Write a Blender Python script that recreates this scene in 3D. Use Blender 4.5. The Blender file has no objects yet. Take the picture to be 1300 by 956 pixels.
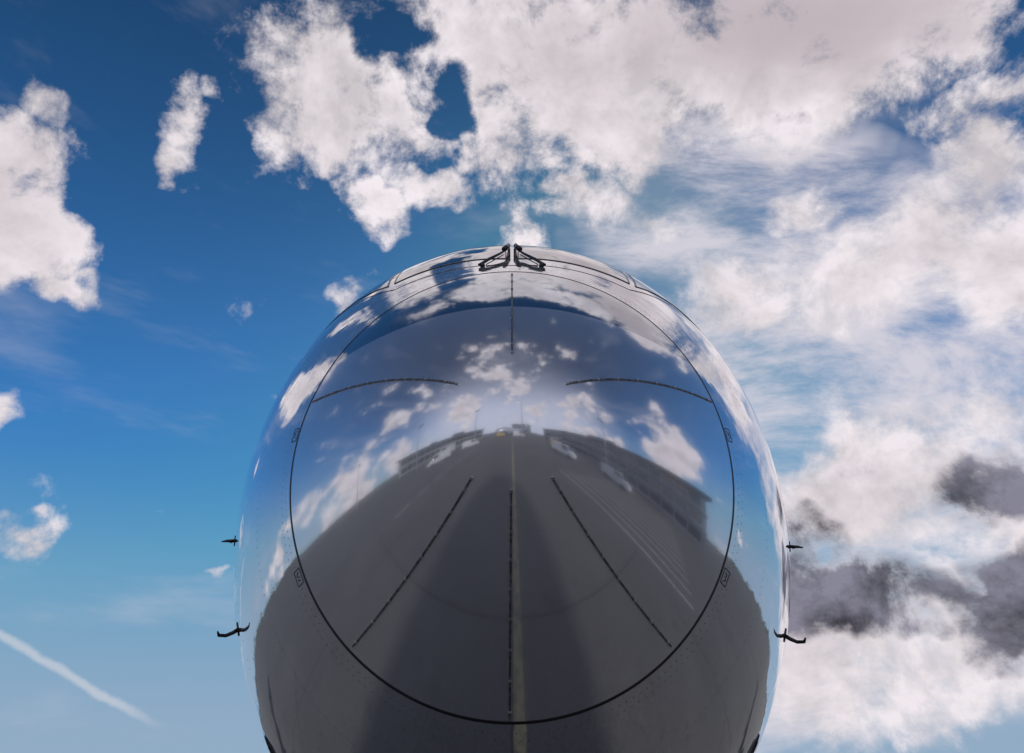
import bpy, bmesh, math, random
from mathutils import Vector, Matrix
random.seed(7)
scene = bpy.context.scene
scene.view_settings.view_transform = 'Standard'
scene.view_settings.look = 'None'
scene.view_settings.exposure = 0
R = math.radians
TIPZ = 2.97
SUN_AZ, SUN_EL = 8.0, 39.0

# ------------------------------------------------------------ node helpers
class NT:
    def __init__(s, tree): s.t = tree; s.n = tree.nodes; s.l = tree.links
    def add(s, typ, **kw):
        n = s.n.new(typ)
        for k, v in kw.items(): setattr(n, k, v)
        return n
    def put(s, sock, v):
        if isinstance(v, bpy.types.NodeSocket): s.l.new(v, sock)
        elif v is not None: sock.default_value = v
    def math(s, op, a, b=None, c=None, clamp=False):
        n = s.add('ShaderNodeMath', operation=op, use_clamp=clamp)
        s.put(n.inputs[0], a); s.put(n.inputs[1], b); s.put(n.inputs[2], c)
        return n.outputs[0]
    def vm(s, op, a, b=None, scale=None):
        n = s.add('ShaderNodeVectorMath', operation=op)
        s.put(n.inputs[0], a)
        if b is not None: s.put(n.inputs[1], b)
        if scale is not None: s.put(n.inputs['Scale'], scale)
        return n.outputs['Value'] if op in ('LENGTH', 'DOT_PRODUCT', 'DISTANCE') else n.outputs[0]
    def noise(s, vec, scale, detail=4, rough=.5, dist=0., lac=2.0):
        n = s.add('ShaderNodeTexNoise')
        s.put(n.inputs['Vector'], vec)
        n.inputs['Scale'].default_value = scale; n.inputs['Detail'].default_value = detail
        n.inputs['Roughness'].default_value = rough; n.inputs['Distortion'].default_value = dist
        n.inputs['Lacunarity'].default_value = lac
        return n
    def mr(s, v, a, b, c=0., d=1., smooth=True):
        n = s.add('ShaderNodeMapRange', interpolation_type='SMOOTHSTEP' if smooth else 'LINEAR')
        s.put(n.inputs[0], v)
        for i, x in enumerate((a, b, c, d)): s.put(n.inputs[i+1], x)
        return n.outputs[0]
    def mix(s, f, a, b, blend='MIX'):
        n = s.add('ShaderNodeMix', data_type='RGBA', blend_type=blend)
        s.put(n.inputs[0], f)
        for i, x in ((6, a), (7, b)):
            if isinstance(x, (tuple, list)) and len(x) == 3: x = (*x, 1)
            s.put(n.inputs[i], x)
        return n.outputs[2]
    def mapping(s, vec, loc=(0,0,0), rot=(0,0,0), sc=(1,1,1), typ='POINT'):
        n = s.add('ShaderNodeMapping', vector_type=typ)
        s.put(n.inputs[0], vec)
        n.inputs[1].default_value = loc; n.inputs[2].default_value = rot; n.inputs[3].default_value = sc
        return n.outputs[0]

# ------------------------------------------------------------ world sky
w = bpy.data.worlds.new("sky"); scene.world = w; w.use_nodes = True
try: w.cycles.sampling_method = 'NONE'
except Exception: pass
nt = NT(w.node_tree); nt.n.clear()
out = nt.add('ShaderNodeOutputWorld'); bg = nt.add('ShaderNodeBackground')
nt.l.new(bg.outputs[0], out.inputs[0])
bg.inputs['Strength'].default_value = 0.1
sky = nt.add('ShaderNodeTexSky', sky_type='NISHITA')
sky.sun_disc = False; sky.sun_elevation = R(SUN_EL); sky.sun_rotation = R(SUN_AZ)
sky.air_density = 1.0; sky.dust_density = 0.3; sky.ozone_density = 2.5
skyc = nt.vm('MINIMUM', nt.mix(1.0, sky.outputs[0], (0.24, 0.66, 0.97), 'MULTIPLY'), (1.4, 3.1, 5.3))
geo = nt.add('ShaderNodeTexCoord'); N = geo.outputs['Generated']
Nz = nt.vm('DOT_PRODUCT', N, (0, 0, 1)); Ny = nt.vm('DOT_PRODUCT', N, (0, 1, 0))
skyc = nt.vm('SCALE', skyc, scale=nt.mr(Nz, .30, .95, 1.0, .42))
# sky chart: tangent plane to the celestial sphere around azimuth 0 (north), elevation 35
pe = R(35)
F = (0, math.cos(pe), math.sin(pe)); U = (0, -math.sin(pe), math.cos(pe)); X = (1, 0, 0)
df = nt.vm('DOT_PRODUCT', N, F)
dfc = nt.math('MAXIMUM', df, 0.15)
cu = nt.math('DIVIDE', nt.vm('DOT_PRODUCT', N, X), dfc)
cv = nt.math('DIVIDE', nt.vm('DOT_PRODUCT', N, U), dfc)
cmb = nt.add('ShaderNodeCombineXYZ'); nt.put(cmb.inputs[0], cu); nt.put(cmb.inputs[1], cv)
chart = cmb.outputs[0]
wn = nt.noise(N, 5.0, 2, .55)
warp = nt.vm('SCALE', nt.vm('SUBTRACT', wn.outputs['Color'], (.5, .5, .5)), scale=0.12)
wn2 = nt.noise(N, 26.0, 1, .6)
warp2 = nt.vm('SCALE', nt.vm('SUBTRACT', wn2.outputs['Color'], (.5, .5, .5)), scale=0.06)
cw = nt.vm('ADD', nt.vm('ADD', chart, warp), warp2)
sp = nt.add('ShaderNodeSeparateXYZ'); nt.put(sp.inputs[0], cw)
u_, v_ = sp.outputs[0], sp.outputs[1]
cq = nt.add('ShaderNodeCombineXYZ'); nt.put(cq.inputs[0], nt.math('MULTIPLY', u_, u_)); nt.put(cq.inputs[1], nt.math('MULTIPLY', u_, v_)); nt.put(cq.inputs[2], nt.math('MULTIPLY', v_, v_))
clin = nt.add('ShaderNodeCombineXYZ'); nt.put(clin.inputs[0], u_); nt.put(clin.inputs[1], v_); clin.inputs[2].default_value = 1
def ch(x, y): return ((x-650)/866.0, (433-y)/866.0)
def blobs(lst, start, k=.62):
    """max over soft ellipses  wt*(1-d^2), each written as a quadratic form of the chart coordinates"""
    cur = start
    for (x, y, rx, ry, rot, wt) in lst:
        u0, v0 = ch(x, y); rx /= 866.; ry /= 866.; c, s = math.cos(R(rot)), math.sin(R(rot)); wt *= k
        A = c*c/rx**2+s*s/ry**2; B = 2*c*s*(1/rx**2-1/ry**2); C = s*s/rx**2+c*c/ry**2
        q = nt.vm('DOT_PRODUCT', cq.outputs[0], (-wt*A, -wt*B, -wt*C))
        l = nt.vm('DOT_PRODUCT', clin.outputs[0], (wt*(2*A*u0+B*v0), wt*(2*C*v0+B*u0), wt*(1-A*u0*u0-B*u0*v0-C*v0*v0)))
        cur = nt.math('MAXIMUM', cur, nt.math('ADD', q, l))
    return cur
cum = [(395,60,110,110,0,1),(460,150,115,70,-15,1),(600,50,130,90,0,1.1),(760,80,200,155,0,1.3),(930,60,220,130,0,1.3),
 (1090,30,190,130,20,1.2),(700,-90,480,110,0,1.3),(790,165,120,75,0,1.1),(370,150,50,60,0,.8),
 (545,235,66,32,-20,.85),(478,255,52,44,0,.9),(635,140,60,85,20,.8),(645,215,60,65,0,.9),(655,290,36,46,0,.95),(735,255,80,40,-5,.95),(815,278,34,20,0,.6),
 (20,195,80,75,-20,.9),(20,305,90,72,-30,.9),(85,375,60,28,-15,.8),(55,120,34,34,0,.6),(-40,250,85,120,0,1.0),
 (235,172,28,58,-12,.65),(275,128,20,18,0,.5),(8,535,34,22,0,.6),(20,685,55,24,0,.6),(256,718,20,9,0,.35),
 (440,388,30,50,-20,.7),
 (1260,220,90,100,30,1),(1170,300,140,75,20,1),(1080,345,150,70,12,1),(985,385,120,60,0,.9),(1020,255,60,30,10,.7),(1290,340,110,80,0,.9),(1290,110,90,36,30,.6),
 (1200,600,200,110,0,.95),(1060,650,120,70,0,.75),(1110,820,270,130,0,1.2),(1270,540,110,70,0,.9),(1310,700,120,150,0,1)]
dark = [(1262,620,90,60,10,1.2),(1290,780,100,78,15,1.3),(1080,762,125,54,-5,1.2),(1015,712,60,45,0,.8),(1190,762,70,24,-8,.8),(1160,800,60,20,0,.6)]
holes = [(487,45,60,36,0,.8),(562,118,36,64,15,.8),(1010,560,90,40,20,.6)]
grey = [(1020,20,300,120,5,1),(700,60,130,80,0,.5),(30,250,120,120,0,.35)]
fC = blobs(cum, -0.6)
fD = blobs(dark, -0.6)
fH = blobs(holes, 0.0, 1.)
fG2 = blobs(grey, 0.0, 1.)
fC = nt.math('MULTIPLY_ADD', fH, -.75, nt.math('MINIMUM', fC, .62))
gen = nt.noise(N, 2.3, 3, .55)
fG = nt.mr(gen.outputs[0], .42, .68, -.6, .75, False)
front = nt.mr(df, .42, .62)
def mixf(f, a, b):
    n = nt.add('ShaderNodeMix', data_type='FLOAT'); nt.put(n.inputs[0], f); nt.put(n.inputs[2], a); nt.put(n.inputs[3], b); return n.outputs[0]
fAll = mixf(front, fG, fC)
reg = blobs([(1130,430,380,260,15,1),(1200,640,380,300,0,1.4),(930,250,260,110,15,.8),(1020,820,300,150,0,1.2)], 0.0, 1.)
ver = nt.math('MULTIPLY', nt.mr(reg, 0, .5), front)
sd = Vector((math.sin(R(SUN_AZ))*math.cos(R(SUN_EL)), math.cos(R(SUN_AZ))*math.cos(R(SUN_EL)), math.sin(R(SUN_EL))))
n0 = nt.noise(N, 7.5, 9, .66, .15).outputs[0]
n1 = nt.noise(nt.vm('ADD', N, tuple(sd*0.03 + Vector((0.0, -.01, .02)))), 7.5, 5, .62, .15).outputs[0]
nc = nt.math('SUBTRACT', n0, .5)
cov = nt.math('ADD', fAll, nt.math('MULTIPLY', nc, 2.9))
dens = nt.mr(cov, nt.math('MULTIPLY_ADD', ver, -.12, -.06), nt.math('MULTIPLY_ADD', ver, .20, .52))
thick = nt.mr(cov, .3, 1.5)
emb = nt.math('SUBTRACT', n0, n1)
cl = nt.mix(thick, (8.2, 7.6, 7.9), (6.8, 6.1, 6.6))
cl = nt.vm('SCALE', cl, scale=nt.mr(emb, -.12, .12, .76, 1.12, False))
cl = nt.mix(nt.math('MULTIPLY', fG2, front), cl, (5.2, 4.6, 4.9))
dcov = nt.math('ADD', fD, nt.math('MULTIPLY', nc, 3.4))
dd = nt.math('MULTIPLY', nt.mr(dcov, -.15, .55), front)
cl = nt.mix(dd, cl, nt.vm('SCALE', (1.0, .97, 1.25), scale=nt.mr(emb, -.10, .12, .5, 2.4, False)))
dens = nt.math('MAXIMUM', dens, nt.math('MULTIPLY', dd, .95))
# cirrus veil
cir_v = nt.mapping(chart, (0, 0, 0), (0, 0, R(-22)), (1.6, 4.2, 1))
cir = nt.noise(cir_v, 1.8, 8, .66, .3).outputs[0]
cird = nt.math('MULTIPLY', nt.mr(cir, .36, .62, .18, .92), ver)
thin = nt.math('MULTIPLY', nt.mr(nt.noise(nt.mapping(N, (0,0,0), (0,.3,.4), (1.2,1.2,4)), 2.4, 5, .6, .2).outputs[0], .52, .8), .25)
haze = nt.mr(Nz, .0, .40, .60, 0.0)
skyc = nt.mix(haze, skyc, (4.0, 4.9, 5.8))
back = nt.math('MULTIPLY', nt.mr(Ny, -.10, -.70), nt.mr(Nz, .30, .90, .92, .35))
skyc = nt.mix(back, skyc, (6.6, 6.9, 8.4))
skyc = nt.mix(nt.math('MAXIMUM', cird, thin), skyc, (6.9, 6.6, 7.3))
# contrail : thin great-circle band low on the left
a1 = ch(-40, 785); a2 = ch(120, 875)
def dirv(c): return Vector(X)*c[0] + Vector(U)*c[1] + Vector(F)
d1, d2 = dirv(a1).normalized(), dirv(a2).normalized()
pn = d1.cross(d2).normalized(); mid = (d1+d2).normalized()
wob = nt.math('MULTIPLY', nc, .022)
dist = nt.math('ABSOLUTE', nt.math('ADD', nt.vm('DOT_PRODUCT', N, tuple(pn)), wob))
con = nt.math('MULTIPLY', nt.mr(dist, .001, .007, .5, 0), nt.mr(nt.vm('DOT_PRODUCT', N, tuple(mid)), .985, .996))
skyc = nt.mix(con, skyc, (7, 7, 7.4))
final = nt.mix(dens, skyc, cl)
nt.put(bg.inputs['Color'], final)

# ------------------------------------------------------------ sun (softened: it stands behind a cloud)
sl = bpy.data.lights.new('sun', 'SUN'); sl.energy = 2.2; sl.angle = R(6); sl.color = (1, .95, .88)
so = bpy.data.objects.new('sun', sl); scene.collection.objects.link(so)
so.rotation_euler = (-sd).to_track_quat('-Z', 'Y').to_euler(); so.location = (10, 20, 30)

# ------------------------------------------------------------ materials
def mat(name, col, rough=.5, metal=0., coat=0., coat_r=.03, build=None):
    m = bpy.data.materials.new(name); m.use_nodes = True
    t = NT(m.node_tree); b = t.n['Principled BSDF']
    b.inputs['Base Color'].default_value = (*col, 1); b.inputs['Roughness'].default_value = rough
    b.inputs['Metallic'].default_value = metal; b.inputs['Coat Weight'].default_value = coat
    b.inputs['Coat Roughness'].default_value = coat_r
    if build: build(t, b)
    return m
def paint_build(split):
    def f(t, b):
        tc = t.add('ShaderNodeTexCoord'); P = tc.outputs['Object']
        sp = t.add('ShaderNodeSeparateXYZ'); t.put(sp.inputs[0], P)
        n = t.noise(P, 1.3, 4, .6); g = t.noise(P, 14, 5, .7)
        base = t.mix(t.mr(n.outputs[0], .3, .7), (.66, .67, .72), (.74, .75, .80))
        base = t.mix(t.mr(g.outputs[0], .62, .8, 0, .25), base, (.42, .42, .42))
        if split:
            k = t.mr(sp.outputs[2], .604, .609)
            base = t.mix(k, base, (.20, .25, .33))
            rough = t.mr(k, 0, 1, .12, .07)
            t.put(b.inputs['Metallic'], t.mr(k, 0, 1, .70, .85))
            t.put(b.inputs['Coat IOR'], t.mr(k, 0, 1, 2.3, 1.75))
        else:
            rough = t.mr(g.outputs[0], .3, .8, .04, .10)
            b.inputs['Coat IOR'].default_value = 1.8
        t.put(b.inputs['Base Color'], base); t.put(b.inputs['Roughness'], rough)
        bp = t.add('ShaderNodeBump'); bp.inputs['Strength'].default_value = .02 if split else .28
        bp.inputs['Distance'].default_value = .02
        w_ = t.noise(P, 3.0 if split else 2.2, 3, .5); t.put(bp.inputs['Height'], w_.outputs[0])
        t.put(b.inputs['Normal'], bp.outputs[0]); t.put(b.inputs['Coat Normal'], bp.outputs[0])
    return f
M_rad = mat('radome_paint', (.6, .6, .65), .1, .62, 1, .004, paint_build(True))
M_fus = mat('fuselage_paint', (.6, .6, .65), .1, .78, 1, .006, paint_build(False))
M_seal = mat('dark_sealant', (.015, .015, .018), .55)
def strip_b(t, b):
    tc = t.add('ShaderNodeTexCoord'); n = t.noise(tc.outputs['Object'], 60, 3)
    t.put(b.inputs['Base Color'], t.mix(t.mr(n.outputs[0], .4, .6), (.10, .10, .11), (.22, .22, .24)))
M_strip = mat('diverter_metal', (.2, .2, .2), .4, .6, build=strip_b)
M_glass = mat('cockpit_glass', (.02, .025, .03), .03, 0, 1, .01)
M_black = mat('black_paint', (.02, .02, .022), .35)
M_frame = mat('window_frame_metal', (.10, .10, .11), .3, .6)
M_metal = mat('bare_metal', (.5, .5, .5), .3, 1)
M_rubber = mat('tyre_rubber', (.03, .03, .03), .8)
M_rivet = mat('rivet_paint', (.16, .16, .18), .4, .3)

# ------------------------------------------------------------ nose profile
def hermite(tab):
    def f(s):
        if s <= tab[0][0]: return tab[0][1]
        if s >= tab[-1][0]: return tab[-1][1]
        for (a, va, ma), (b, vb, mb) in zip(tab, tab[1:]):
            if s <= b:
                h = b-a; t = (s-a)/h
                return ((2*t**3-3*t*t+1)*va + (t**3-2*t*t+t)*h*ma + (-2*t**3+3*t*t)*vb + (t**3-t*t)*h*mb)
    return f
SR = 0.70
kt = lambda s: .9*math.sqrt(s)+.617*s
kb = lambda s: -(.9*math.sqrt(s)+.196*s)
kw = lambda s: .9*math.sqrt(s)+.281*s
ht = hermite([(.7,1.185,1.155),(1.1,1.68,1.25),(1.6,2.215,.93),(2.2,2.56,.36),(3.2,2.70,.05),(4.5,2.72,0),(24,2.72,0),(34,2.45,-.06)])
hb = hermite([(.7,-.890,-.734),(1.5,-1.36,-.42),(3,-1.68,-.1),(5,-1.74,0),(20,-1.74,0),(27,-.5,.2),(34,1.3,.26)])
hw = hermite([(.7,.95,.819),(1.5,1.47,.47),(3,1.91,.17),(5,2.06,0),(21,2.06,0),(28,1.4,-.15),(34,.45,-.17)])
def surf(s, th, off=0.):
    if s <= SR: zt, zb, w_ = kt(s), kb(s), kw(s)
    else: zt, zb, w_ = ht(s), hb(s), hw(s)
    c = (zt+zb)/2; hh = (zt-zb)/2
    p = Vector((w_*math.cos(th), s, c+hh*math.sin(th)))
    if off: p = p + normal(s, th)*off
    return p
def normal(s, th):
    e = 1e-4
    if s < 2e-4: return Vector((0, -1, 0))
    ds = surf(s+e, th)-surf(max(s-e, 0), th); dt = surf(s, th+e)-surf(s, th-e)
    n = ds.cross(dt).normalized()
    c = Vector((0, s+.3, surf(s, 0).z))
    if n.dot(surf(s, th)-c) < 0: n = -n
    return n

def link(o, parent=None):
    scene.collection.objects.link(o)
    if parent: o.parent = parent
    return o
def mesh_obj(name, verts, faces, m, parent=None, smooth=True):
    me = bpy.data.meshes.new(name); me.from_pydata([tuple(v) for v in verts], [], faces)
    bm = bmesh.new(); bm.from_mesh(me); bmesh.ops.recalc_face_normals(bm, faces=bm.faces[:]); bm.to_mesh(me); bm.free()
    if smooth: me.polygons.foreach_set('use_smooth', [True]*len(me.polygons))
    me.materials.append(m); me.update()
    return link(bpy.data.objects.new(name, me), parent)

plane = bpy.data.objects.new('airliner', None); link(plane); plane.location = (0, 0, TIPZ)
NTH = 288
def shell(name, ss, m, tip=False, cap=False):
    V = []; Fc = []
    for s in ss:
        for j in range(NTH): V.append(surf(s, 2*math.pi*j/NTH))
    for i in range(len(ss)-1):
        for j in range(NTH):
            a = i*NTH+j; b = i*NTH+(j+1) % NTH
            Fc.append((a, b, b+NTH, a+NTH))
    if tip:
        V.append(Vector((0, 0, 0))); k = len(V)-1
        for j in range(NTH): Fc.append((k, (j+1) % NTH, j))
    if cap: Fc.append(tuple((len(ss)-1)*NTH+j for j in range(NTH)))
    return mesh_obj(name, V, Fc, m, plane)
us = [math.sqrt(SR)*(i+1)/110 for i in range(110)]
shell('radome', [u*u for u in us], M_rad, tip=True)
ss = [SR+.012+(5-SR-.012)*(i/150)**1.2 for i in range(151)] + [5+i*.75 for i in range(1, 40)]
ss = [s for s in ss if s <= 34]
shell('fuselage', ss, M_fus, cap=True)
shell('radome_gap', [SR-.004, SR+.016], M_seal).scale = (.9985, 1, .9985)

def ribbon_data(pts, wid, h, V, Fc, lo=-.004):
    P = [surf(s, t) for s, t in pts]; n = len(P); base = len(V)
    for i in range(n):
        T = (P[min(i+1, n-1)]-P[max(i-1, 0)]).normalized(); Nn = normal(*pts[i]); B = T.cross(Nn).normalized()
        for q in (P[i]-B*wid/2+Nn*lo, P[i]-B*wid*.42+Nn*h, P[i]+B*wid*.42+Nn*h, P[i]+B*wid/2+Nn*lo): V.append(q)
    for i in range(n-1):
        for k in range(4):
            a = base+i*4+k; b = base+i*4+(k+1) % 4; Fc.append((a, b, b+4, a+4))
    Fc.append((base, base+1, base+2, base+3)); e = base+(n-1)*4; Fc.append((e+3, e+2, e+1, e))
def ribbons(name, lst, wid, h, m):
    V, Fc = [], []
    for p in lst: ribbon_data(p, wid, h, V, Fc)
    return mesh_obj(name, V, Fc, m, plane, smooth=False)
def line(s0, t0, s1, t1, n=60):
    return [(s0+(s1-s0)*i/n, R(t0+(t1-t0)*i/n)) for i in range(n+1)]
ribbons('radome_seam', [line(SR+.006, 0, SR+.006, 360, 360)], .014, .0012, M_seal)

# lightning diverter strips
def uline(s0, t0, s1, t1, n=70):
    a, b = math.sqrt(s0), math.sqrt(s1)
    return [((a+(b-a)*i/n)**2, R(t0+(t1-t0)*i/n)) for i in range(n+1)]
strips = [uline(.05, 90, .66, 90), uline(.05, 156, .69, 166), uline(.05, 24, .69, 14),
          uline(.085, -118, .68, -129), uline(.085, -62, .68, -51), uline(.09, -90.5, .69, -90.5)]
ribbons('diverter_strips', strips, .0078, .004, M_strip)
def discs(name, pts, r, h, m, seg=8):
    V, Fc = [], []
    for s, t in pts:
        P = surf(s, t); Nn = normal(s, t); A = Nn.orthogonal().normalized(); B = Nn.cross(A); b = len(V)
        for k in range(seg):
            a = 2*math.pi*k/seg; d = A*math.cos(a)+B*math.sin(a); V.append(P+d*r-Nn*.002)
        for k in range(seg):
            a = 2*math.pi*k/seg; d = A*math.cos(a)+B*math.sin(a); V.append(P+d*r*.7+Nn*h)
        for k in range(seg):
            q = (k+1) % seg; Fc.append((b+k, b+q, b+seg+q, b+seg+k))
        Fc.append(tuple(b+seg+k for k in range(seg)))
    return mesh_obj(name, V, Fc, m, plane, smooth=False)
bt = []
for st in strips:
    for i in range(5, len(st), 9): bt.append(st[i])
    bt.append(st[0])
discs('diverter_screws', bt, .0070, .0065, M_metal)
rv = []
for s in (SR+.045, SR+.075):
    for k in range(210): rv.append((s, 2*math.pi*(k+.5*(s > .76))/210))
for s in (1.05, 1.6, 2.3, 3.0):
    for k in range(230):
        t = 2*math.pi*k/230
        if math.sin(t) < .45: rv.append((s, t))
discs('rivets', rv, .0034, .0006, M_rivet, 6)
jl = [line(3.02, -220, 3.02, 40, 200), line(5.2,-220,5.2,40,200)]
ribbons('panel_joints', jl, .004, .0004, M_seal)

# latch placards at the radome joint
def frame_patch(s0, s1, t0, t1):
    return [line(s0, t0, s0, t1, 6), line(s1, t0, s1, t1, 6), line(s0, t0, s1, t0, 6), line(s0, t1, s1, t1, 6)]
fr = []; lab = []
for c in (5, 175, -30, 210):
    fr += frame_patch(SR+.02, SR+.06, c-1.7, c+1.7)
    lab += [line(SR+.032, c-1.1, SR+.050, c-.5, 4), line(SR+.032, c+1.0, SR+.050, c+.3, 4), line(SR+.05, c-.4, SR+.034, c+.2, 4)]
ribbons('latch_placard_frames', fr, .0045, .001, M_seal)
ribbons('latch_placard_text', lab, .0045, .001, M_seal)

# windscreen
def patch(name, c, m, off, ns=14, nth=20):
    (sa, ta), (sb, tb), (sc_, tc_), (sd_, td_) = c
    V, Fc = [], []
    for i in range(ns+1):
        a = i/ns
        for j in range(nth+1):
            b = j/nth
            s = (sa*(1-b)+sb*b)*(1-a)+(sd_*(1-b)+sc_*b)*a
            t = (ta*(1-b)+tb*b)*(1-a)+(td_*(1-b)+tc_*b)*a
            V.append(surf(s, R(t), off))
    for i in range(ns):
        for j in range(nth):
            k = i*(nth+1)+j; Fc.append((k, k+1, k+nth+2, k+nth+1))
    return mesh_obj(name, V, Fc, m, plane)
def loop(c):
    L = []
    for p, q in zip(c, c[1:]+c[:1]): L.append(line(p[0], p[1], q[0], q[1], 24))
    return L
fl = []
for sg in (0, 1):
    mm = (lambda t: t) if sg == 0 else (lambda t: 180-t)
    A = [(.98, mm(88.3)), (1.10, mm(56)), (1.55, mm(61)), (1.42, mm(88))]
    B = [(1.12, mm(54)), (1.75, mm(33)), (2.15, mm(42)), (1.60, mm(58.5))]
    C = [(1.82, mm(31.5)), (2.5, mm(24)), (2.7, mm(35)), (2.22, mm(40.5))]
    for nm, c in (('windscreen', A), ('side_window', B), ('rear_side_window', C)):
        patch(f'{nm}_{"left" if sg else "right"}', c, M_glass, .003)
        fl += loop(c)
ribbons('window_frames', fl, .012, .004, M_frame)
ribbons('windscreen_base_joint', [line(.84, 90, .98, 55)+line(.98, 55, 1.75, 28)[1:], line(.84, 90, .98, 125)+line(.98, 125, 1.75, 152)[1:]], .014, .001, M_seal)

def tube_data(P, rad, V, Fc, seg=10):
    b0 = len(V); n = len(P)
    for i in range(n):
        T = (P[min(i+1, n-1)]-P[max(i-1, 0)]).normalized()
        A = T.cross(Vector((.13, .21, .97))).normalized(); B = T.cross(A)
        r = rad[i] if isinstance(rad, (list, tuple)) else rad
        for k in range(seg):
            a = 2*math.pi*k/seg; V.append(P[i]+(A*math.cos(a)+B*math.sin(a))*r)
    for i in range(n-1):
        for k in range(seg):
            q = (k+1) % seg; Fc.append((b0+i*seg+k, b0+i*seg+q, b0+(i+1)*seg+q, b0+(i+1)*seg+k))
    Fc.append(tuple(b0+k for k in range(seg))); Fc.append(tuple(b0+(n-1)*seg+k for k in range(seg)))
def at(x, s, off): return surf(s, math.acos(max(-1, min(1, x/(hw(s) if s > SR else kw(s))))), off)
for sg in (-1, 1):
    V, Fc = [], []
    side = 'left' if sg < 0 else 'right'
    tube_data([at(sg*.165, .86, -.02), at(sg*.165, .86, .022)], .014, V, Fc, 14)          # pivot hub
    tube_data([at(sg*.185, .855, .012), at(sg*.165, .86, .018), at(sg*.13, .90, .026), at(sg*.07, .98, .032), at(sg*.03, 1.06, .036)], [.008, .009, .009, .007, .006], V, Fc)  # arm
    tube_data([at(sg*.145, .87, .006), at(sg*.10, .92, .014), at(sg*.05, .99, .022)], .003, V, Fc)  # parallel link
    tube_data([at(sg*.048, 1.03, .046), at(sg*.022, 1.12, .044)], .014, V, Fc)              # head
    tube_data([at(sg*.014, 1.00, .012), at(sg*.018, 1.12, .022), at(sg*.026, 1.50, .014)], [.005, .008, .004], V, Fc)   # blade
    tube_data([at(sg*.03, 1.08, .04), at(sg*.024, 1.32, .022)], .0045, V, Fc)
    mesh_obj(f'wiper_{side}', V, Fc, M_black, plane)

# air data probes
def probe(name, s, thd, L, kind):
    th = R(thd); Nn = normal(s, th); P = surf(s, th); V, Fc = [], []
    fwd = Vector((0, -1, 0)); f = (fwd-Nn*fwd.dot(Nn)).normalized(); dn = Nn.cross(f).normalized()
    if dn.z > 0: dn = -dn
    if kind == 'pitot':
        pts = [P-Nn*.01, P+Nn*L*.30+dn*.012, P+Nn*L*.65+dn*.018+f*.005, P+Nn*L+dn*.015+f*.03, P+Nn*L*1.05+dn*.012+f*.08]
        tube_data(pts, [.011, .010, .009, .008, .004], V, Fc, 12)
        tube_data([P-Nn*.005, P+Nn*.004], .035, V, Fc, 20)
    else:
        tube_data([P-Nn*.01, P+Nn*.006], .03, V, Fc, 20)
        tube_data([P, P+Nn*L*.6, P+Nn*L+dn*.004], [.010, .008, .003], V, Fc, 10)
        tube_data([P+Nn*L*.25-f*.05-dn*.006, P+Nn*L*.45], [.003, .008], V, Fc, 8)
    mesh_obj(name, V, Fc, M_black, plane)
probe('pitot_probe_right', 1.75, -26, .095, 'pitot'); probe('pitot_probe_left', 1.75, 205, .095, 'pitot')
probe('angle_of_attack_vane_right', 1.9, -10, .075, 'vane'); probe('angle_of_attack_vane_left', 1.9, 189, .075, 'vane')

# ---- rest of the airframe: wings, tail, engines, gear
def airfoil(ch_, th_, n=14):
    up = []; lo = []
    for i in range(n+1):
        x = (1-math.cos(math.pi*i/n))/2
        y = 5*th_*(.2969*math.sqrt(x)-.126*x-.3516*x*x+.2843*x**3-.1036*x**4)
        up.append((x*ch_, y*ch_)); lo.append((x*ch_, -y*ch_*.7))
    return up+lo[-2:0:-1]
def lofted(name, secs, m, vertical=False, parent=None):
    V, Fc = [], []; n = None
    for (x, y, z, c, t) in secs:
        a = airfoil(c, t); n = len(a)
        for (dx, dz) in a: V.append((x+dz, y+dx, z) if vertical else (x, y+dx, z+dz))
    for i in range(len(secs)-1):
        for k in range(n):
            q = (k+1) % n; Fc.append((i*n+k, i*n+q, (i+1)*n+q, (i+1)*n+k))
    Fc.append(tuple(range(n))); Fc.append(tuple((len(secs)-1)*n+k for k in range(n)))
    return mesh_obj(name, V, Fc, m, parent or plane)
def nacelle(sg, nm, parent):
    prof = [(0, .95), (.08, 1.02), (.6, 1.1), (1.8, 1.08), (2.8, .85), (3.4, .6), (3.4, .45), (2.6, .45), (1.2, .7), (.6, .85), (.08, .9), (0, .95)]
    V, Fc = [], []; S = 40
    for (y, r) in prof:
        for k in range(S):
            a = 2*math.pi*k/S; V.append((sg*5.2+r*.95*math.cos(a), 11.6+y, -1.45+r*.8*math.sin(a)))
    for i in range(len(prof)-1):
        for k in range(S):
            q = (k+1) % S; Fc.append((i*S+k, i*S+q, (i+1)*S+q, (i+1)*S+k))
    mesh_obj('engine_nacelle_'+nm, V, Fc, M_fus, parent)
    V, Fc = [], []
    tube_data([Vector((sg*5.2, 11.9, -1.45)), Vector((sg*5.2, 12.25, -1.45)), Vector((sg*5.2, 12.3, -1.45))], [.02, .22, .8], V, Fc, 32)
    tube_data([Vector((sg*5.2, 13.2, -.8)), Vector((sg*5.2, 14.6, -.8))], .18, V, Fc, 12)
    mesh_obj('engine_fan_'+nm, V, Fc, M_black, parent)
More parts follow.
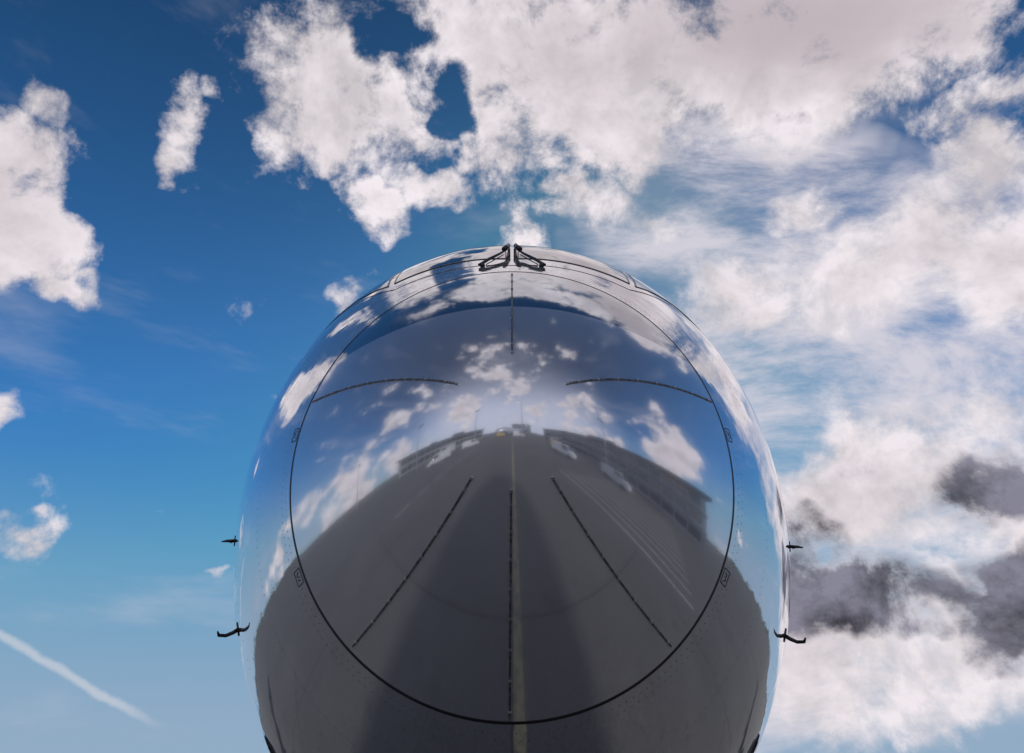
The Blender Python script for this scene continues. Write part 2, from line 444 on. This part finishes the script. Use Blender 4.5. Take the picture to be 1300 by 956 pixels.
def gear(name, x, y, r, ztop, parent):
    V, Fc = [], []
    zc = -TIPZ+r+.02
    tube_data([Vector((x, y, ztop)), Vector((x, y, zc))], [.11, .075], V, Fc, 14)
    tube_data([Vector((x, y+.9, ztop)), Vector((x, y, zc+.5))], .04, V, Fc, 10)
    tube_data([Vector((x-.3, y, zc)), Vector((x+.3, y, zc))], .05, V, Fc, 12)
    mesh_obj(name+'_strut', V, Fc, M_metal, parent)
    V, Fc = [], []
    for sx in (-.22, .22):
        b0 = len(V); prof = [(-.1, r*.5), (-.11, r*.85), (-.07, r), (.07, r), (.11, r*.85), (.1, r*.5)]
        for (dx, rr) in prof:
            for k in range(32):
                a = 2*math.pi*k/32; V.append((x+sx+dx, y+rr*math.cos(a), zc+rr*math.sin(a)))
        for i in range(5):
            for k in range(32):
                q = (k+1) % 32; Fc.append((b0+i*32+k, b0+i*32+q, b0+(i+1)*32+q, b0+(i+1)*32+k))
        Fc.append(tuple(b0+k for k in range(32))); Fc.append(tuple(b0+160+k for k in range(32)))
    mesh_obj(name+'_tyres', V, Fc, M_rubber, parent)
def airframe(parent):
    for sg, nm in ((-1, 'left'), (1, 'right')):
        lofted('wing_'+nm, [(sg*.5, 12, -1.05, 6.5, .13), (sg*5.5, 14.6, -.85, 4.0, .12), (sg*16, 20.2, -.45, 1.5, .10)], M_fus, parent=parent)
        lofted('tailplane_'+nm, [(sg*.3, 29.5, 1.6, 3.4, .1), (sg*5.8, 32.4, 1.9, 1.4, .09)], M_fus, parent=parent)
        nacelle(sg, nm, parent)
    lofted('tail_fin', [(0, 27, 2.3, 6, .1), (0, 31.5, 8.2, 2.2, .09)], M_fus, True, parent)
    gear('nose_gear', 0, 4.6, .36, -1.5, parent); gear('main_gear_left', -2.9, 16, .52, -.95, parent); gear('main_gear_right', 2.9, 16, .52, -.95, parent)
airframe(plane)
# a second airliner parked further down the row, seen only as a reflection
p2 = bpy.data.objects.new('airliner', None); link(p2); p2.location = (-16, -58, TIPZ); p2.rotation_euler = (0, 0, R(-100))
for src in ('radome', 'fuselage'):
    o = bpy.data.objects.new(src, bpy.data.objects[src].data); link(o, p2)
airframe(p2)
V, Fc = [], []
for sg in (0, 1):
    for k in range(34):
        s = 6.2+k*.52
        t = 22 if sg == 0 else 158
        b = len(V)
        for q in range(16):
            a = 2*math.pi*q/16
            V.append(surf(s+.11*math.cos(a), R(t+(4.6*math.sin(a))), .004))
        Fc.append(tuple(b+q for q in range(16)))
cwo = mesh_obj('cabin_windows', V, Fc, M_glass, plane, False)
link(bpy.data.objects.new('cabin_windows', cwo.data), p2)
dl = []
for sg in (0, 1):
    mm = (lambda t: t) if sg == 0 else (lambda t: 180-t)
    dl += frame_patch(4.3, 5.15, mm(-20), mm(38))
ribbons('door_outlines', dl, .012, .001, M_seal)

# ------------------------------------------------------------ setting
def box_data(V, Fc, x0, x1, y0, y1, z0, z1):
    b = len(V)
    V += [(x0,y0,z0),(x1,y0,z0),(x1,y1,z0),(x0,y1,z0),(x0,y0,z1),(x1,y0,z1),(x1,y1,z1),(x0,y1,z1)]
    Fc += [tuple(b+i for i in f) for f in ((0,3,2,1),(4,5,6,7),(0,1,5,4),(1,2,6,5),(2,3,7,6),(3,0,4,7))]
def sheet(name, x0, x1, y0, y1, z, m, parent=None):
    return mesh_obj(name, [(x0,y0,z),(x1,y0,z),(x1,y1,z),(x0,y1,z)], [(0,1,2,3)], m, parent, False)
def grass_b(t, b):
    tc = t.add('ShaderNodeTexCoord'); P = tc.outputs['Object']
    n = t.noise(P, .03, 5, .65); n2 = t.noise(P, 2.5, 4, .7)
    c = t.mix(t.mr(n.outputs[0], .35, .65), (.05, .06, .03), (.085, .09, .05))
    t.put(b.inputs['Base Color'], t.mix(t.mr(n2.outputs[0], .3, .7, 0, .5), c, (.035, .045, .02)))
def apron_b(t, b):
    tc = t.add('ShaderNodeTexCoord'); P = tc.outputs['Object']
    n = t.noise(P, .25, 5, .65); n2 = t.noise(P, 22, 4, .8); n3 = t.noise(P, 1.6, 5, .7)
    c = t.mix(t.mr(n.outputs[0], .3, .7), (.036, .035, .037), (.070, .068, .067))
    c = t.mix(t.mr(n2.outputs[0], .38, .62, 0, .6), c, (.105, .102, .10))
    c = t.mix(t.mr(n3.outputs[0], .58, .70, 0, .7), c, (.02, .02, .02))
    br = t.add('ShaderNodeTexBrick'); t.put(br.inputs['Vector'], P)
    br.offset = 0; br.inputs['Scale'].default_value = 1; br.inputs['Brick Width'].default_value = 6; br.inputs['Row Height'].default_value = 6
    br.inputs['Mortar Size'].default_value = .03; br.inputs['Mortar Smooth'].default_value = .2
    c = t.mix(br.outputs['Fac'], c, (.015, .015, .015))
    t.put(b.inputs['Base Color'], c); b.inputs['Roughness'].default_value = .85
def worn(col):
    def f(t, b):
        tc = t.add('ShaderNodeTexCoord'); n = t.noise(tc.outputs['Object'], 9, 5, .75)
        t.put(b.inputs['Base Color'], t.mix(t.mr(n.outputs[0], .42, .62, .15, .9), col, (.07, .07, .07)))
    return f
M_grass = mat('grass', (.06, .08, .03), .9, build=grass_b)
M_apron = mat('apron_asphalt', (.07, .07, .07), .85, build=apron_b)
M_yel = mat('yellow_marking', (.3, .24, .1), .6, build=worn((.40, .33, .15)))
M_wht = mat('white_marking', (.4, .4, .4), .6, build=worn((.5, .5, .5)))
sheet('ground', -4000, 4000, -4000, 4000, 0, M_grass)
sheet('apron', -420, 420, -420, 300, .02, M_apron)
mk = bpy.data.objects.new('apron_markings', None); link(mk)
sheet('stand_centreline', .02, .20, -90, 60, .024, M_yel, mk)
V, Fc = [], []
for y in (-22, -40):
    V += [(-90,y,.0285),(90,y,.0285),(90,y+.3,.0285),(-90,y+.3,.0285)]; b = len(V)-4; Fc.append((b,b+1,b+2,b+3))
for k in range(16):
    x = 5.2+k*1.1; b = len(V); V += [(x,-6,.0285),(x+.2,-6,.0285),(x+2.6,3,.0285),(x+2.4,3,.0285)]; Fc.append((b,b+1,b+2,b+3))
for k in range(10):
    y = -19.5+k*1.9; b = len(V); V += [(-9,y,.0285),(-8.8,y,.0285),(-8.8,y+1.2,.0285),(-9,y+1.2,.0285)]; Fc.append((b,b+1,b+2,b+3))
mesh_obj('white_lines', V, Fc, M_wht, mk, False)

def wall_b(c1, c2, sc):
    def f(t, b):
        tc = t.add('ShaderNodeTexCoord'); P = tc.outputs['Object']
        wv = t.add('ShaderNodeTexWave'); t.put(wv.inputs['Vector'], P); wv.inputs['Scale'].default_value = sc
        n = t.noise(P, .4, 4)
        t.put(b.inputs['Base Color'], t.mix(t.mr(n.outputs[0], .3, .7), c1, c2))
        bp = t.add('ShaderNodeBump'); t.put(bp.inputs['Height'], wv.outputs['Fac']); bp.inputs['Distance'].default_value = .05; t.put(b.inputs['Normal'], bp.outputs[0])
    return f
M_wall = mat('metal_cladding', (.3, .3, .32), .5, .2, build=wall_b((.32, .33, .35), (.45, .46, .48), 3))
M_conc = mat('concrete_wall', (.3, .3, .28), .8, build=wall_b((.38, .38, .37), (.50, .49, .47), .5))
M_win = mat('window_glass', (.03, .04, .05), .05, 0, 1)
M_roof = mat('roof', (.12, .12, .12), .7)
M_white = mat('vehicle_white', (.75, .75, .75), .3, 0, .5)
M_vyel = mat('vehicle_yellow', (.6, .4, .04), .35, 0, .5)
def terminal(name, loc, rot, L, D_, Hh, storeys):
    e = bpy.data.objects.new(name, None); link(e); e.location = loc; e.rotation_euler = (0, 0, rot)
    V, Fc = [], []; box_data(V, Fc, -L/2, L/2, 0, D_, 0, Hh); mesh_obj('walls', V, Fc, M_conc, e, False)
    V, Fc = [], []; box_data(V, Fc, -L/2-1, L/2+1, -2, D_+1, Hh+.003, Hh+.6); box_data(V, Fc, -L*.2, -L*.05, 4, 9, Hh+.603, Hh+3); box_data(V, Fc, L*.15, L*.22, 5, 10, Hh+.603, Hh+2.2); mesh_obj('roof', V, Fc, M_roof, e, False)
    V, Fc = [], []
    sh = Hh/storeys; n = int(L/3.2)
    for f in range(storeys):
        for k in range(n):
            x = -L/2+1+k*(L-2)/n; box_data(V, Fc, x+.2, x+(L-2)/n-.2, -.05, .1, f*sh+.9, f*sh+sh-.6)
    mesh_obj('windows', V, Fc, M_win, e, False)
    V, Fc = [], []
    for f in range(1, storeys): box_data(V, Fc, -L/2-.2, L/2+.2, -.35, -.003, f*sh-.25, f*sh+.25)
    mesh_obj('floor_bands', V, Fc, M_wall, e, False)
    V, Fc = [], []; box_data(V, Fc, -1.5, 1.5, -.15, -.06, .0, .85); mesh_obj('door', V, Fc, M_roof, e, False)
terminal('terminal_building', (38, -30, 0), R(-90), 84, 22, 9.5, 3)
terminal('office_building', (20, -130, 0), R(180), 40, 16, 16, 4)
terminal('cargo_building', (-46, -40, 0), R(118), 60, 20, 8, 2)
def hangar(name, loc, rot, L, D_, Hh):
    e = bpy.data.objects.new(name, None); link(e); e.location = loc; e.rotation_euler = (0, 0, rot)
    V, Fc = [], []; n = 18; pr = [(-L/2, 0)]+[(-L/2*math.cos(math.pi*i/n), Hh*.6+Hh*.4*math.sin(math.pi*i/n)) for i in range(n+1)]+[(L/2, 0)]
    m = len(pr)
    for y in (0, D_):
        for (x, z) in pr: V.append((x, y, z))
    for i in range(m-1): Fc.append((i, i+1, m+i+1, m+i))
    Fc.append(tuple(range(m))); Fc.append(tuple(range(2*m-1, m-1, -1)))
    mesh_obj('shell', V, Fc, M_wall, e, False)
    V, Fc = [], []
    for k in range(6): box_data(V, Fc, -L*.42+k*L*.14+.1, -L*.42+(k+1)*L*.14-.1, -.3-.2*(k % 2), -.05, 0, Hh*.55)
    mesh_obj('doors', V, Fc, M_conc, e, False)
hangar('hangar', (-95, -120, 0), R(145), 60, 45, 15); hangar('hangar', (-20, -170, 0), R(175), 44, 40, 13)
def mast(loc, h):
    e = bpy.data.objects.new('floodlight_mast', None); link(e); e.location = loc
    V, Fc = [], []; tube_data([Vector((0,0,0)), Vector((0,0,h))], [.28, .12], V, Fc, 12)
    box_data(V, Fc, -1.6, 1.6, -.15, .15, h-.2, h); mesh_obj('pole', V, Fc, M_metal, e, False)
    V, Fc = [], []
    for k in range(5): box_data(V, Fc, -1.5+k*.65, -1.1+k*.65, -.35, .25, h+.01, h+.5)
    mesh_obj('lamps', V, Fc, M_roof, e, False)
mast((5, -30, 0), 20); mast((-20, -32, 0), 18); mast((31, -75, 0), 20); mast((-70, 5, 0), 18); mast((30, -12, 0), 16); mast((-36, -14, 0), 16)
def van(loc, rot, m, L=5.2, Hh=2.3, name='service_van'):
    e = bpy.data.objects.new(name, None); link(e); e.location = loc; e.rotation_euler = (0, 0, rot)
    side = [(-L/2, .45), (-L/2, Hh*.93), (-L/2+.15, Hh), (L*.22, Hh), (L*.34, Hh*.62), (L*.47, Hh*.5), (L/2, Hh*.42), (L/2, .45)]
    bm = bmesh.new(); vs = []
    for y in (-.95, .95): vs.append([bm.verts.new((x, y*(1 if z < Hh*.6 else .9), z)) for x, z in side])
    n = len(side)
    for i in range(n): bm.faces.new((vs[0][i], vs[0][(i+1) % n], vs[1][(i+1) % n], vs[1][i]))
    bm.faces.new(vs[0]); bm.faces.new(vs[1][::-1]); bmesh.ops.recalc_face_normals(bm, faces=bm.faces[:])
    bmesh.ops.bevel(bm, geom=bm.edges[:], offset=.06, segments=2, affect='EDGES')
    me = bpy.data.meshes.new('body'); bm.to_mesh(me); bm.free(); me.materials.append(m); link(bpy.data.objects.new('body', me), e)
    V, Fc = [], []
    for sy in (-1, 1):
        b = len(V); V += [(L*.02, sy*.955, Hh*.6), (L*.30, sy*.955, Hh*.6), (L*.21, sy*.885, Hh*.9), (L*.02, sy*.885, Hh*.9)]; Fc.append((b, b+1, b+2, b+3))
    b = len(V); V += [(L*.355, -.75, Hh*.64), (L*.355, .75, Hh*.64), (L*.245, .7, Hh*.95), (L*.245, -.7, Hh*.95)]; Fc.append((b, b+1, b+2, b+3))
    mesh_obj('windows', V, Fc, M_win, e, False)
    V, Fc = [], []
    for sx in (-L*.3, L*.3):
        for sy in (-.85, .85): tube_data([Vector((sx, sy-.12, .36)), Vector((sx, sy+.12, .36))], .36, V, Fc, 22)
    mesh_obj('wheels', V, Fc, M_rubber, e, False)
van((12, -13, .02), R(70), M_white); van((16, -20, .02), R(20), M_vyel); van((-14, -20, .02), R(-30), M_white); van((20, -6, .02), R(95), M_white)
van((4, -36, .02), R(0), M_white, 6.5, 3.0); van((-7, -40, .02), R(10), M_vyel); van((-18, -12, .02), R(130), M_white)
van((22, -30, .02), R(90), M_white, 7, 3.2); van((-26, -20, .02), R(110), M_white, 7, 3.2)
def leaf_b(t, b):
    tc = t.add('ShaderNodeTexCoord'); n = t.noise(tc.outputs['Object'], .5, 4, .7)
    t.put(b.inputs['Base Color'], t.mix(t.mr(n.outputs[0], .35, .65), (.02, .035, .012), (.07, .09, .03)))
M_leaf = mat('foliage', (.05, .07, .03), .9, build=leaf_b)
V, Fc = [], []
for i in range(5200):
    a = random.random()*2*math.pi; r = 620+random.random()*60
    if i % 3 == 0: a = round(a*40)/40+random.gauss(0, .008)
    h = 9*random.random()**.8*(.75+.25*math.sin(a*37)+.2*math.sin(a*91))
    c = Vector((r*math.cos(a), r*math.sin(a), max(.8, h))); b = len(V)
    rr = random.uniform(1.2, 3.0)
    ax = [Vector((random.gauss(0, 1), random.gauss(0, 1), random.gauss(0, 1))).normalized()*rr for _ in range(4)]
    V += [c+q for q in ax]; Fc += [(b, b+1, b+2), (b, b+2, b+3), (b, b+1, b+3), (b+1, b+2, b+3)]
mesh_obj('tree_belt', V, Fc, M_leaf, None, False)

# ------------------------------------------------------------ camera
cd = bpy.data.cameras.new('camera'); cam = bpy.data.objects.new('camera', cd); link(cam)
cam.location = (0.0, -2.03, 1.80); cam.rotation_euler = (R(90+35), 0, 0)
cd.sensor_width = 36; cd.lens = 36*866/1300; cd.clip_start = .05; cd.clip_end = 12000
cd.shift_y = -45/1300
scene.camera = cam
